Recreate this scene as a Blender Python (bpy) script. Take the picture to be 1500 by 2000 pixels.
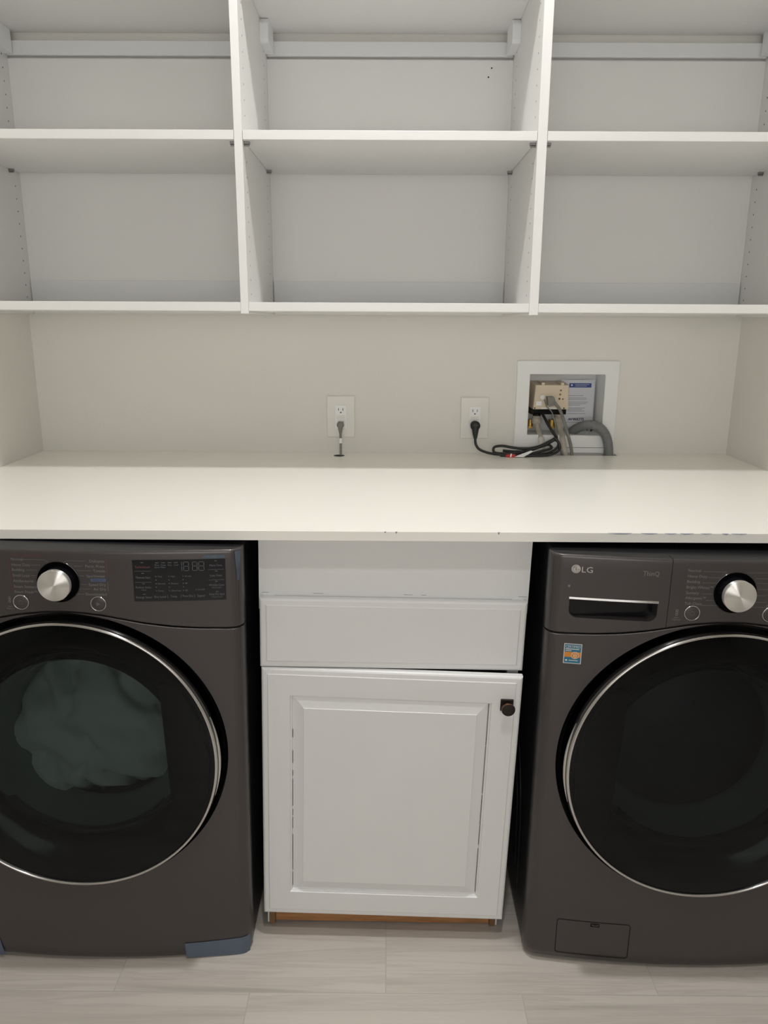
import bpy, bmesh, math, random
from mathutils import Vector, Matrix
random.seed(4)
PI = math.pi
SC = bpy.context.scene
COL = SC.collection
for o in list(bpy.data.objects):
    bpy.data.objects.remove(o)

# ------------------------------------------------------------------ camera
F, P, YAW, ROLL, CD, CH = 1476.54, .2479, -.0029, .0051, 1.3789, 1.3237
cam = bpy.data.cameras.new('camera'); camo = bpy.data.objects.new('camera', cam); COL.objects.link(camo)
cam.sensor_fit = 'VERTICAL'; cam.sensor_height = 36; cam.lens = F*36/2000
cam.clip_start = .02; cam.clip_end = 50
_r = Vector((math.cos(YAW), -math.sin(YAW), 0)); _f = Vector((math.sin(YAW), math.cos(YAW), 0)); _z = Vector((0, 0, 1))
fw = _f*math.cos(P)-_z*math.sin(P); up = _f*math.sin(P)+_z*math.cos(P)
R2 = _r*math.cos(ROLL)+up*math.sin(ROLL); U2 = up*math.cos(ROLL)-_r*math.sin(ROLL)
M = Matrix.Identity(4)
for i in range(3):
    M[i][0] = R2[i]; M[i][1] = U2[i]; M[i][2] = -fw[i]
M[0][3], M[1][3], M[2][3] = 0, -CD, CH
camo.matrix_world = M
SC.camera = camo

# ------------------------------------------------------------------ world, exposure, lamps
w = bpy.data.worlds.new('world'); SC.world = w; w.use_nodes = True
w.node_tree.nodes['Background'].inputs[0].default_value = (.9, .95, 1, 1)
w.node_tree.nodes['Background'].inputs[1].default_value = .3
SC.view_settings.view_transform = 'Standard'; SC.view_settings.look = 'None'
SC.view_settings.gamma = 1; SC.view_settings.use_curve_mapping = False
SC.view_settings.exposure = 0.0
SC.cycles.diffuse_bounces = 8; SC.cycles.max_bounces = 16; SC.cycles.transparent_max_bounces = 12
CEIL = 2.75
# (x, y, radius, radiance) of the round ceiling lamps
LAMPS = [(.03, -.12, .06, 510, 0), (.05, -1.0, .05, 480, .085)]
FILL_GLOW = 2.9  # strength of the added fill window behind the camera
LAMPCOL = (1.0, .98, .96)

# ------------------------------------------------------------------ materials
def new_mat(name):
    m = bpy.data.materials.new(name); m.use_nodes = True
    return m, m.node_tree.nodes, m.node_tree.links
def mat(name, col, rough=.5, metal=0, bump=0, bscale=200, var=0, vscale=3, coat=0, spec=.5, stretch=(1, 1, 1)):
    m, n, l = new_mat(name); b = n['Principled BSDF']
    b.inputs['Base Color'].default_value = (*col, 1); b.inputs['Roughness'].default_value = rough
    b.inputs['Metallic'].default_value = metal; b.inputs['Coat Weight'].default_value = coat
    b.inputs['Coat Roughness'].default_value = .08
    b.inputs['Specular IOR Level'].default_value = spec
    if bump or var:
        tc = n.new('ShaderNodeTexCoord'); mp = n.new('ShaderNodeMapping'); l.new(tc.outputs['Object'], mp.inputs[0])
        mp.inputs['Scale'].default_value = stretch
    if bump:
        t = n.new('ShaderNodeTexNoise'); t.inputs['Scale'].default_value = bscale; t.inputs['Detail'].default_value = 3
        l.new(mp.outputs[0], t.inputs['Vector'])
        bp = n.new('ShaderNodeBump'); bp.inputs['Strength'].default_value = bump; bp.inputs['Distance'].default_value = .002
        l.new(t.outputs[0], bp.inputs['Height']); l.new(bp.outputs[0], b.inputs['Normal'])
    if var:
        t = n.new('ShaderNodeTexNoise'); t.inputs['Scale'].default_value = vscale
        l.new(mp.outputs[0], t.inputs['Vector'])
        r = n.new('ShaderNodeValToRGB')
        r.color_ramp.elements[0].position = .3; r.color_ramp.elements[1].position = .7
        r.color_ramp.elements[0].color = (*[c*(1-var) for c in col], 1); r.color_ramp.elements[1].color = (*[min(1, c*(1+var)) for c in col], 1)
        l.new(t.outputs[0], r.inputs[0]); l.new(r.outputs[0], b.inputs['Base Color'])
    return m
WALL = mat('wall_paint', (.74, .73, .69), .6, bump=.15, bscale=120, var=.015)
HALL = mat('hall_paint', (.62, .60, .56), .7, var=.01)
CEILM = mat('ceiling_paint', (.8, .79, .76), .8, var=.01)
SHELF = mat('white_laminate', (.785, .785, .772), .42, bump=.03, bscale=300, var=.008)
STRIP = mat('white_strip', (.74, .75, .76), .45, var=.008)
COUNTER = mat('counter_laminate', (.88, .87, .82), .28, bump=.05, bscale=250, var=.01)
CAB = mat('cabinet_paint', (.73, .74, .74), .35, bump=.06, bscale=180, var=.012)
PAINTGAP = mat('old_crack', (.10, .10, .10), .8, var=.2, vscale=60)
CHIP = mat('chipped_core', (.25, .28, .36), .8, var=.3, vscale=80)
WOOD = mat('bare_wood', (.36, .17, .065), .6, var=.25, vscale=14, stretch=(1, 8, 8))
WOODD = mat('wood_edge', (.20, .105, .04), .6, var=.3, vscale=20)
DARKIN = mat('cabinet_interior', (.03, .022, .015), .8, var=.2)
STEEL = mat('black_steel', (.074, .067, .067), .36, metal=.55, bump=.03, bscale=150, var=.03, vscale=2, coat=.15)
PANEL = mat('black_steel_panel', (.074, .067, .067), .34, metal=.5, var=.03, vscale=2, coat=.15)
BLACKG = mat('black_gloss', (.006, .006, .008), .15, var=.2, spec=.4)
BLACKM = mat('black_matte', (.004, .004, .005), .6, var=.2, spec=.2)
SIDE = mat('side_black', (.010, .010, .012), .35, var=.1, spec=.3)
CHROME = mat('chrome', (.62, .61, .6), .14, metal=1, var=.02)
CHROMED = mat('dark_chrome', (.10, .10, .10), .14, metal=1, var=.05)
ALU = mat('spun_aluminium', (.80, .79, .76), .42, metal=.9)
PRINT = mat('grey_print', (.20, .20, .20), .6, var=.03)
PRINTD = mat('dim_print', (.115, .125, .14), .6, var=.03)
PRINTR = mat('red_print', (.16, .045, .055), .6, var=.05)
PRINTB = mat('blue_print', (.07, .10, .19), .6, var=.05)
LOGO = mat('logo_silver', (.48, .46, .44), .4, metal=.3, var=.02)
SCREEN = mat('display_black', (.008, .009, .012), .12, var=.1)
WHITEPL = mat('white_plastic', (.82, .83, .84), .35, var=.01)
PLATE = mat('cover_plate', (.74, .73, .69), .25, var=.01)
SLOT = mat('slot_dark', (.01, .01, .01), .8, var=.1)
CABLEB = mat('black_cable', (.012, .012, .014), .45, bump=.1, bscale=80, var=.1)
CABLEG = mat('grey_cable', (.20, .195, .18), .5, var=.08, vscale=12)
BRAID = mat('braided_hose', (.46, .42, .36), .5, bump=.6, bscale=500, var=.25, vscale=40)
HOSEW = mat('hose_white_sleeve', (.62, .6, .56), .5, var=.05)
DRAIN = mat('grey_drain_hose', (.17, .175, .18), .5, var=.08)
BEIGE = mat('beige_plastic', (.66, .56, .43), .45, var=.03)
BRASS = mat('brass', (.45, .28, .07), .35, metal=.8, var=.2, vscale=30)
CARD = mat('card_paper', (.70, .72, .78), .5, var=.02)
BLUE = mat('card_blue', (.03, .07, .30), .5, var=.05)
CARDTXT = mat('card_text', (.30, .31, .34), .6, var=.05)
NAVY = mat('navy_ink', (.01, .015, .06), .6, var=.05)
RED = mat('red_plastic', (.55, .03, .04), .45, var=.05)
TAPE = mat('blue_tape', (.085, .11, .155), .35, var=.08, vscale=10)
FILM = mat('clear_film', (.075, .095, .13), .25, var=.3, vscale=25)
TEAL = mat('sticker_teal', (.015, .14, .24), .5, var=.1)
ORANGE = mat('sticker_orange', (.62, .22, .02), .5, var=.08)
STEDGE = mat('sticker_edge', (.55, .56, .55), .5, var=.03)
BRONZE = mat('dark_bronze', (.025, .02, .018), .35, metal=.6, var=.2)
COPPER = mat('copper_rim', (.20, .09, .05), .35, metal=.8, var=.1)
CLOTH = mat('white_bedding', (.80, .84, .82), .9, bump=.25, bscale=60, var=.03)
DRUM = mat('drum_steel', (.12, .13, .13), .6, metal=.3, var=.05)
BOWL = mat('glass_bowl_rim', (.20, .24, .22), .2, var=.05)
LAMPTRIM = mat('lamp_trim', (.85, .85, .83), .4, var=.01)
def glass_mat():
    m, n, l = new_mat('tinted_door_glass')
    out = n['Material Output']; n.remove(n['Principled BSDF'])
    t = n.new('ShaderNodeBsdfTransparent'); t.inputs[0].default_value = (.31, .355, .345, 1)
    g = n.new('ShaderNodeBsdfGlossy'); g.inputs['Roughness'].default_value = .02; g.inputs[0].default_value = (.55, .58, .62, 1)
    fr = n.new('ShaderNodeFresnel'); fr.inputs[0].default_value = 1.45
    nz = n.new('ShaderNodeTexNoise'); nz.inputs['Scale'].default_value = 2
    mx = n.new('ShaderNodeMixShader')
    l.new(fr.outputs[0], mx.inputs[0]); l.new(t.outputs[0], mx.inputs[1]); l.new(g.outputs[0], mx.inputs[2]); l.new(mx.outputs[0], out.inputs[0])
    return m
GLASS = glass_mat()
def emis(name, col, s):
    m, n, l = new_mat(name); b = n['Principled BSDF']
    b.inputs['Base Color'].default_value = (.8, .8, .8, 1)
    b.inputs['Emission Color'].default_value = (*col, 1); b.inputs['Emission Strength'].default_value = s
    return m
def floor_mat():
    m, n, l = new_mat('stone_plank_tile'); b = n['Principled BSDF']
    g = n.new('ShaderNodeNewGeometry')
    mp = n.new('ShaderNodeMapping'); mp.inputs['Location'].default_value = (.2715, .131+.28*4, 0)
    l.new(g.outputs['Position'], mp.inputs[0])
    br = n.new('ShaderNodeTexBrick'); br.offset = .5; br.offset_frequency = 2
    br.inputs['Scale'].default_value = 1; br.inputs['Brick Width'].default_value = .553; br.inputs['Row Height'].default_value = .28
    br.inputs['Mortar Size'].default_value = .0012; br.inputs['Mortar Smooth'].default_value = .4
    br.inputs['Color1'].default_value = (.0, .0, .0, 1); br.inputs['Color2'].default_value = (1, 1, 1, 1); br.inputs['Mortar'].default_value = (.5, .5, .5, 1)
    l.new(mp.outputs[0], br.inputs[0])
    # long wavy veins along x, a different cut per tile
    add = n.new('ShaderNodeVectorMath'); add.operation = 'ADD'
    sc = n.new('ShaderNodeVectorMath'); sc.operation = 'SCALE'; sc.inputs['Scale'].default_value = 3.7
    l.new(br.outputs['Color'], sc.inputs[0]); l.new(g.outputs['Position'], add.inputs[0]); l.new(sc.outputs[0], add.inputs[1])
    m2 = n.new('ShaderNodeMapping'); m2.inputs['Scale'].default_value = (.55, 11, 1); l.new(add.outputs[0], m2.inputs[0])
    nz = n.new('ShaderNodeTexNoise'); nz.inputs['Scale'].default_value = 2.2; nz.inputs['Detail'].default_value = 6; nz.inputs['Roughness'].default_value = .6; nz.inputs['Distortion'].default_value = .55
    l.new(m2.outputs[0], nz.inputs['Vector'])
    r = n.new('ShaderNodeValToRGB'); e = r.color_ramp.elements
    e[0].position = .30; e[0].color = (.42, .385, .345, 1); e[1].position = .72; e[1].color = (.59, .55, .50, 1)
    k = e.new(.46); k.color = (.54, .50, .455, 1); k = e.new(.50); k.color = (.49, .45, .41, 1); k = e.new(.54); k.color = (.56, .52, .475, 1)
    l.new(nz.outputs[0], r.inputs[0])
    mx = n.new('ShaderNodeMix'); mx.data_type = 'RGBA'; l.new(br.outputs['Fac'], mx.inputs[0]); l.new(r.outputs[0], mx.inputs[6]); mx.inputs[7].default_value = (.44, .41, .375, 1)
    l.new(mx.outputs[2], b.inputs['Base Color'])
    b.inputs['Roughness'].default_value = .38
    bp = n.new('ShaderNodeBump'); bp.inputs['Strength'].default_value = .25; bp.inputs['Distance'].default_value = .001; bp.invert = True
    l.new(br.outputs['Fac'], bp.inputs['Height']); l.new(bp.outputs[0], b.inputs['Normal'])
    return m
FLOOR = floor_mat()
def spun(m):
    # radial sheen of a turned knob face
    n, l = m.node_tree.nodes, m.node_tree.links; b = n['Principled BSDF']
    b.inputs['Anisotropic'].default_value = .9; b.inputs['Anisotropic Rotation'].default_value = .25
    tg = n.new('ShaderNodeTangent'); tg.direction_type = 'RADIAL'; tg.axis = 'Y'
    l.new(tg.outputs[0], b.inputs['Tangent'])
spun(ALU)

# ------------------------------------------------------------------ mesh helpers
def link(name, me, m=None, parent=None, smooth=False):
    o = bpy.data.objects.new(name, me); COL.objects.link(o)
    if m: me.materials.append(m)
    if parent: o.parent = parent
    if smooth:
        for p in me.polygons: p.use_smooth = True
    return o
class MB:
    def __init__(s): s.v = []; s.f = []; s.sm = []
    def add(s, v, f, sm=False):
        k = len(s.v); s.v += [tuple(p) for p in v]; s.f += [tuple(i+k for i in q) for q in f]; s.sm += [sm]*len(f); return s
    def box(s, x0, x1, y0, y1, z0, z1):
        v = [(x, y, z) for z in (z0, z1) for y in (y0, y1) for x in (x0, x1)]
        return s.add(v, [(0, 2, 3, 1), (4, 5, 7, 6), (0, 1, 5, 4), (2, 6, 7, 3), (0, 4, 6, 2), (1, 3, 7, 5)])
    def loops(s, L, close=True, cap0=True, cap1=True, sm=True):
        # L: list of rings (same count) -> skin
        n = len(L[0]); k = len(s.v); v = [p for r in L for p in r]; f = []
        for a in range(len(L)-1):
            for i in range(n if close else n-1):
                j = (i+1) % n
                f.append((a*n+i, a*n+j, (a+1)*n+j, (a+1)*n+i))
        s.add(v, f, sm)
        if cap0: s.add(L[0], [tuple(range(n))[::-1]])
        if cap1: s.add(L[-1], [tuple(range(n))])
        return s
    def lathe(s, prof, c, axis='y', n=48, cap0=False, cap1=False, sm=True):
        # prof: (radius, position along axis)
        L = []
        for r, t in prof:
            ring = []
            for i in range(n):
                a = 2*PI*i/n; p, q = r*math.cos(a), r*math.sin(a)
                if axis == 'y': ring.append((c[0]+p, c[1]+t, c[2]+q))
                elif axis == 'z': ring.append((c[0]+p, c[1]+q, c[2]+t))
                else: ring.append((c[0]+t, c[1]+p, c[2]+q))
            L.append(ring)
        return s.loops(L, True, cap0, cap1, sm)
    def torus(s, R, r, c, n=96, m=10, axis='y'):
        prof = [(R+r*math.cos(2*PI*j/m), r*math.sin(2*PI*j/m)) for j in range(m+1)]
        return s.lathe(prof, c, axis, n)
    def tube(s, pts, r, n=10, sub=8, corr=0, pitch=.006):
        pts = [Vector(p) for p in pts]
        P2 = []
        ext = [pts[0]*2-pts[1]]+pts+[pts[-1]*2-pts[-2]]
        for i in range(1, len(ext)-2):
            p0, p1, p2, p3 = ext[i-1:i+3]
            for k in range(sub):
                t = k/sub
                P2.append(.5*((2*p1)+(p2-p0)*t+(2*p0-5*p1+4*p2-p3)*t*t+(3*p1-p0-3*p2+p3)*t**3))
        P2.append(pts[-1])
        L = []; nrm = None; dist = 0
        for i, p in enumerate(P2):
            t = (P2[min(i+1, len(P2)-1)]-P2[max(i-1, 0)]).normalized()
            if nrm is None:
                nrm = t.orthogonal().normalized()
            nrm = (nrm-t*nrm.dot(t)).normalized(); bn = t.cross(nrm)
            if i: dist += (p-P2[i-1]).length
            rr = (r(i/(len(P2)-1)) if callable(r) else r)*(1+corr*math.sin(2*PI*dist/pitch) if corr else 1)
            L.append([tuple(p+nrm*rr*math.cos(2*PI*j/n)+bn*rr*math.sin(2*PI*j/n)) for j in range(n)])
        return s.loops(L)
    def map(s, fn): s.v = [fn(*p) for p in s.v]; return s
    def build(s, name, m=None, parent=None, bevel=0, seg=2, recalc=True):
        me = bpy.data.meshes.new(name); me.from_pydata(s.v, [], s.f); me.update()
        for p, q in zip(me.polygons, s.sm): p.use_smooth = q
        if recalc:
            bm = bmesh.new(); bm.from_mesh(me); bmesh.ops.recalc_face_normals(bm, faces=bm.faces); bm.to_mesh(me); bm.free()
        o = link(name, me, m, parent)
        if bevel:
            b = o.modifiers.new('bevel', 'BEVEL'); b.width = bevel; b.segments = seg; b.limit_method = 'ANGLE'; b.angle_limit = .7
            b.harden_normals = False
        return o
def empty(name, label, cat, loc=(0, 0, 0), rot=(0, 0, 0), group=None):
    o = bpy.data.objects.new(name, None); COL.objects.link(o); o.location = loc; o.rotation_euler = rot
    o.empty_display_size = .05
    o['label'] = label; o['category'] = cat
    if group: o['group'] = group
    return o
def tag(o, label, cat, group=None):
    o['label'] = label; o['category'] = cat
    if group: o['group'] = group
    return o
def struct(o): o['kind'] = 'structure'; return o
def box(name, b, m, parent=None, bevel=0):
    return MB().box(*b).build(name, m, parent, bevel)
def cut(o, mb):
    c = mb.build('cutter'); c.parent = o.parent
    bm = bmesh.new(); bm.from_mesh(c.data); bmesh.ops.remove_doubles(bm, verts=bm.verts, dist=1e-6); bmesh.ops.recalc_face_normals(bm, faces=bm.faces); bm.to_mesh(c.data); bm.free()
    md = o.modifiers.new('cut', 'BOOLEAN'); md.operation = 'DIFFERENCE'; md.object = c; md.solver = 'EXACT'
    bpy.context.view_layer.update()
    dg = bpy.context.evaluated_depsgraph_get(); me = bpy.data.meshes.new_from_object(o.evaluated_get(dg))
    o.modifiers.clear(); o.data = me
    bpy.data.objects.remove(c)
def absorb(dst, src):
    # surface marks become part of the mesh they are on (both share the same local frame)
    k = len(dst.data.materials)
    for m in src.data.materials: dst.data.materials.append(m)
    bm = bmesh.new(); bm.from_mesh(dst.data); n = len(bm.faces); bm.from_mesh(src.data); bm.faces.ensure_lookup_table()
    for f in bm.faces[n:]: f.material_index += k
    bm.to_mesh(dst.data); bm.free(); bpy.data.objects.remove(src)
_TX = {}
def text_mesh(s):
    if s not in _TX:
        c = bpy.data.curves.new('lettering', 'FONT'); c.body = s; c.size = 1; c.resolution_u = 2
        o = bpy.data.objects.new('lettering', c); COL.objects.link(o)
        dg = bpy.context.evaluated_depsgraph_get(); dg.update()
        me = bpy.data.meshes.new_from_object(o.evaluated_get(dg))
        v = [(p.co.x, p.co.y) for p in me.vertices]; f = [tuple(p.vertices) for p in me.polygons]
        bpy.data.objects.remove(o); bpy.data.meshes.remove(me)
        _TX[s] = (v, f)
    return _TX[s]
def put_text(mb, s, x, z, h, align='L', width=None, y=0):
    # h: cap height in metres; flat lettering in the x-z plane facing -y
    v, f = text_mesh(s)
    xs = [p[0] for p in v]; x0, x1 = min(xs), max(xs); k = h/.70
    kx = k if width is None else width/(x1-x0)
    W = (x1-x0)*kx
    ox = {'L': x, 'C': x-W/2, 'R': x-W}[align]
    mb.add([(ox+(p[0]-x0)*kx, y, z+p[1]*k) for p in v], f)
def rect(mb, x0, x1, z0, z1, y=0): mb.add([(x0, y, z0), (x1, y, z0), (x1, y, z1), (x0, y, z1)], [(0, 1, 2, 3)])
def line(mb, pts, wd, y=0):
    for (x0, z0), (x1, z1) in zip(pts, pts[1:]):
        d = Vector((x1-x0, z1-z0)); d.normalize(); nx, nz = -d.y*wd/2, d.x*wd/2
        mb.add([(x0-nx, y, z0-nz), (x1-nx, y, z1-nz), (x1+nx, y, z1+nz), (x0+nx, y, z0+nz)], [(0, 1, 2, 3)])
def disc(mb, x, z, r, y=0, n=24, r0=0):
    if r0:
        v = [(x+q*math.cos(2*PI*i/n), y, z+q*math.sin(2*PI*i/n)) for q in (r0, r) for i in range(n)]
        mb.add(v, [(i, (i+1) % n, n+(i+1) % n, n+i) for i in range(n)])
    else:
        mb.add([(x+r*math.cos(2*PI*i/n), y, z+r*math.sin(2*PI*i/n)) for i in range(n)], [tuple(range(n))])

# ------------------------------------------------------------------ room shell
B = .8878; XL, XR = -1.041, 1.028; HX, HY = 1.9, -3.0
fl = MB(); rect(fl, 0, 0, 0, 0); fl = MB().box(-HX, HX, HY, B+.1, -.05, 0)
struct(fl.build('floor', FLOOR))
struct(box('ceiling', (-HX, HX, HY, B+.1, CEIL, CEIL+.05), CEILM))
# back wall with the rectangular hole for the washer supply box
HB = (.4215, .6455, .992, 1.1735)
wb = MB()
for b in ((XL-.1, HB[0], 0, CEIL), (HB[1], XR+.1, 0, CEIL), (HB[0], HB[1], 0, HB[2]), (HB[0], HB[1], HB[3], CEIL)):
    wb.add([(b[0], B, b[2]), (b[1], B, b[2]), (b[1], B, b[3]), (b[0], B, b[3])], [(0, 1, 2, 3)])
wb.box(XL-.1, XR+.1, B+.10, B+.12, 0, CEIL)
struct(wb.build('wall_back', WALL, recalc=False))
struct(box('wall_left', (XL-.1, XL, -.2, B+.12, 0, CEIL), WALL))
struct(box('wall_right', (XR, XR+.1, -.2, B+.12, 0, CEIL), WALL))
struct(box('wall_front_left', (-HX, XL-.1, -.2, -.1, 0, CEIL), HALL))
struct(box('wall_front_right', (XR+.1, HX, -.2, -.1, 0, CEIL), HALL))
struct(box('wall_hall_left', (-HX-.1, -HX, HY, -.1, 0, CEIL), HALL))
struct(box('wall_hall_right', (HX, HX+.1, HY, -.1, 0, CEIL), HALL))
struct(box('wall_far', (-HX, HX, HY-.1, HY, 0, CEIL), HALL))
LN = ['flush round ceiling lamp straight above the white shelving', 'can-shaped ceiling spotlight in the middle of the room']
for (x, y, r, s, dep), lb in zip(LAMPS, LN):
    e = empty('ceiling_lamp' if not dep else 'ceiling_spotlight', lb, 'ceiling light', (x, y, CEIL))
    if dep:
        R_ = .078
        MB().lathe([(R_-.006, -.002), (R_-.006, -dep), (R_-.003, -dep-.003), (R_, -dep), (R_, 0)], (0, 0, 0), 'z', 48).build('can', BLACKM, e)
    else:
        MB().lathe([(r, 0), (r+.001, -.006), (r+.012, -.007), (r+.02, -.001), (r+.02, 0)], (0, 0, 0), 'z', 48).build('trim', LAMPTRIM, e)
    MB().lathe([(r, -.003), (.001, -.0035)], (0, 0, 0), 'z', 48, True, True).build('diffuser', emis('lamp_glow', LAMPCOL, s), e)
# unseen window added in the far wall, its glowing pane gives soft frontal fill
W0, W1, WZ0, WZ1 = -.9, .9, .70, 1.95
wn = bpy.data.objects.new('fill_window', None); COL.objects.link(wn); wn.location = (0, HY, WZ0); struct(wn)
fr_ = MB()
for b in ((W0-.06, W1+.06, 0, .025, -.06, 0), (W0-.06, W1+.06, 0, .025, WZ1-WZ0, WZ1-WZ0+.06), (W0-.06, W0, 0, .025, 0, WZ1-WZ0), (W1, W1+.06, 0, .025, 0, WZ1-WZ0), (-.02, .02, 0, .02, 0, WZ1-WZ0)): fr_.box(*b)
fr_.build('fill_window_frame', WHITEPL, wn)
MB().box(W0, W1, .002, .008, 0, WZ1-WZ0).build('fill_window_pane', emis('fill_window_glow', (1.0, .985, .96), FILL_GLOW), wn)

# ------------------------------------------------------------------ wall shelving
S = .4634; BK = B-.004
Z1, Z1t, Z2, Z2t, Z3 = 1.3442, 1.3644, 1.7152, 1.7350, 2.0640
su = empty('wall_shelving', 'white three-bay open shelving unit with adjustable shelves on the back wall', 'shelving', (0, S, Z1))
def SP(mb, name, m=SHELF, parent=su, bevel=.0008):
    mb.map(lambda x, y, z: (x, y-S, z-Z1)); return mb.build(name, m, parent, bevel)
LP, RP = -1.0215, 1.0075
DV = [(-.3452, -.3268), (.3338, .3550)]
ZT = 2.20
def panel(x0, x1, faces):
    p = SP(MB().box(x0, x1, S, BK, 1.338, ZT), 'upright')
    hb = MB()
    for sx, yf, yb in faces:
        for yy in (yf, yb):
            k = 0
            z = 1.3837-.0325
            while z < 2.05:
                z += .0325
                if abs(z-1.725) < .02 or z > 2.05: continue
                X = x1 if sx > 0 else x0
                hb.lathe([(.0022, 0), (.0001, 0)], (X+sx*.0002, yy, z), 'x', 8, sm=False)
    hb.map(lambda x, y, z: (x, y-S, z-Z1)); absorb(p, hb.build('pin_hole_pattern', SLOT, p, recalc=False))
    return p
panel(LP-.018, LP, [(1, .508, .845)]); panel(RP, RP+.018, [(-1, .508, .845)])
panel(*DV[0], [(-1, .508, .822), (1, .508, .822)]); panel(*DV[1], [(-1, .508, .822), (1, .508, .822)])
BAYS = [(LP, DV[0][0]), (DV[0][1], DV[1][0]), (DV[1][1], RP)]
for i, (a, b) in enumerate(BAYS):
    a += .0003; b -= .0003
    bkp = SP(MB().box(a, b, BK-.006, BK, 1.34, 2.0), 'back_panel', bevel=0)
    if i == 1: midback = bkp
    SP(MB().box(a, b, S+.0005, BK-.006, Z1, Z1t), 'shelf')
    sh = SP(MB().box(a+.0005, b-.0005, S+.0005, BK-.008, Z2, Z2t), 'shelf')
    SP(MB().box(a, b, S+.0005, BK, Z3, Z3+.02), 'shelf')
    SP(MB().box(a+.002, b-.002, BK-.012, BK-.0065, Z1t+.0003, 1.431), 'nailer_strip', STRIP, bevel=.0005)
    SP(MB().box(a+.002, b-.002, BK-.016, BK-.004, 2.0055, 2.0405), 'hanging_rail', STRIP, bevel=.0015)
    for X, sx in ((a, 1), (b, -1)):
        for yy in (.486, .818):
            pin = MB().box(X, X+sx*.013, yy-.0035, yy+.0035, Z2-.0055, Z2-.0003)
            pin.lathe([(.0022, 0), (.0022, sx*.012)], (X, yy, Z2-.0075), 'x', 10, True, True)
            SP(pin, 'shelf_pin', mat('zinc_pin', (.28, .28, .27), .4, metal=.7, var=.05) if 'zinc_pin' not in bpy.data.materials else bpy.data.materials['zinc_pin'], bevel=0)
        # plastic cover of the hanging bracket
        x0, x1 = X, X+sx*.0215
        prof = [(.768, 2.012), (.768, 2.050), (.780, 2.0635), (.862, 2.0635), (.862, 2.006), (.774, 2.006)]
        mb = MB(); mb.loops([[(xx, p[0], p[1]) for p in prof] for xx in (x0, x1)], sm=False)
        SP(mb, 'bracket_cover', WHITEPL, bevel=.0025)
# two old screw holes in the middle back panel
hb = MB()
for x, z in ((.2760, 1.981), (.2680, 1.959)):
    disc(hb, x, z, .0022, BK-.0063, 10)
absorb(midback, SP(hb, 'screw_hole_pattern', SLOT, bevel=0))

# ------------------------------------------------------------------ countertop (notched at the back for the hoses)
ZC0, ZC1 = .918, .936
pts = [(XL+.0005, 0), (XR-.0005, 0), (XR-.0005, B-.0005), (.690, B-.0005), (.690, .853), (.505, .853), (.505, B-.0005), (XL+.0005, B-.0005)]
ct = empty('countertop', 'long white laminate worktop across both machines and the cabinet', 'countertop', (0, 0, ZC0))
mb = MB(); mb.loops([[(x, y, z-ZC0) for x, y in pts] for z in (ZC0, ZC1)], sm=False)
wt = mb.build('worktop', COUNTER, ct, .0015)
cp = MB()
def chip(x, L, d=.0025, h=.0022):
    n = max(3, int(L/.008)); top = []; bot = []
    for i in range(n+1):
        q = 0 if i in (0, n) else random.uniform(.3, 1)
        xx = x+L*i/n
        top.append((xx, -.0004+(-0), ZC1-ZC0-.0004)); bot.append((xx, -.0004, ZC1-ZC0-.0004-h*q))
        cp.add([], [])
    for i in range(n):
        cp.add([top[i], top[i+1], bot[i+1], bot[i]], [(0, 1, 2, 3)])
        t2 = [(p[0], .0015*random.uniform(.5, 1), ZC1-ZC0+.0003) for p in (top[i], top[i+1])]
        cp.add([top[i], top[i+1], t2[1], t2[0]], [(0, 1, 2, 3)])
for x in (-.0035, .0175, .2115): chip(x, .004, h=.004)
x = .42
while x < .66:
    L = random.uniform(.012, .05); chip(x, L, h=.0022); x += L+random.uniform(.002, .02)
absorb(wt, cp.build('chip_marking', CHIP, ct, recalc=False))
g = MB(); g.lathe([(.016, 0), (.0001, 0)], (-.140, .829, ZC1-ZC0+.0006), 'z', 24, sm=False)
g.build('cable_hole', SLOT, ct, recalc=False)

# ------------------------------------------------------------------ base cabinet (slightly out of square)
def cm(x, y, z):
    return (x+.0184+.0245*(z-.9), y, min(.9172, max(.0005, z-.0120*x+.001)))
bc = empty('base_cabinet', 'white painted base cabinet with drawer front and raised-panel door between the machines', 'cabinet', (0, .03, 0))
def CP(mb, name, m=CAB, parent=bc, bevel=.001, mp=cm):
    mb.map(mp).map(lambda x, y, z: (x, y-.03, z)); return mb.build(name, m, parent, bevel)
FY = .040
flp_ = CP(MB().box(-.268, .268, FY-.002, FY+.012, .760, .9155), 'filler_panel')
cr = MB()
for a, L in ((-.262, .014), (-.16, .02), (.02, .018), (.055, .010), (.248, .017)):
    cr.box(a, a+L, FY-.0024, FY-.0012, .7945, .7951)
absorb(flp_, CP(cr, 'paint_crack', PAINTGAP, bevel=0))
for q in (-1, 1):
    CP(MB().box(*sorted((q*.2585, q*.2545)), .050, .62, 0, .79).box(*sorted((q*.2545, q*.242)), .064, .62, 0, .79).box(*sorted((q*.2585, q*.242)), .060, .62, .79, .915), 'side_panel')
for q in (-1, 1): CP(MB().box(*sorted((q*.2585, q*.236)), FY-.006, FY+.012, .056, .79), 'face_frame_stile')
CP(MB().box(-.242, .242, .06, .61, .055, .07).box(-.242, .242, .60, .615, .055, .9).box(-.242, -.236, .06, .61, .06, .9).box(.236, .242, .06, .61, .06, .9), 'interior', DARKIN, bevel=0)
CP(MB().box(-.241, .241, .052, .062, .004, .056), 'toe_board', WOOD)
for q in (-1, 1): CP(MB().box(*sorted((q*.2543, q*.2412)), .046, .063, 0, .0555), 'toe_post', WOODD)
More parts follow.
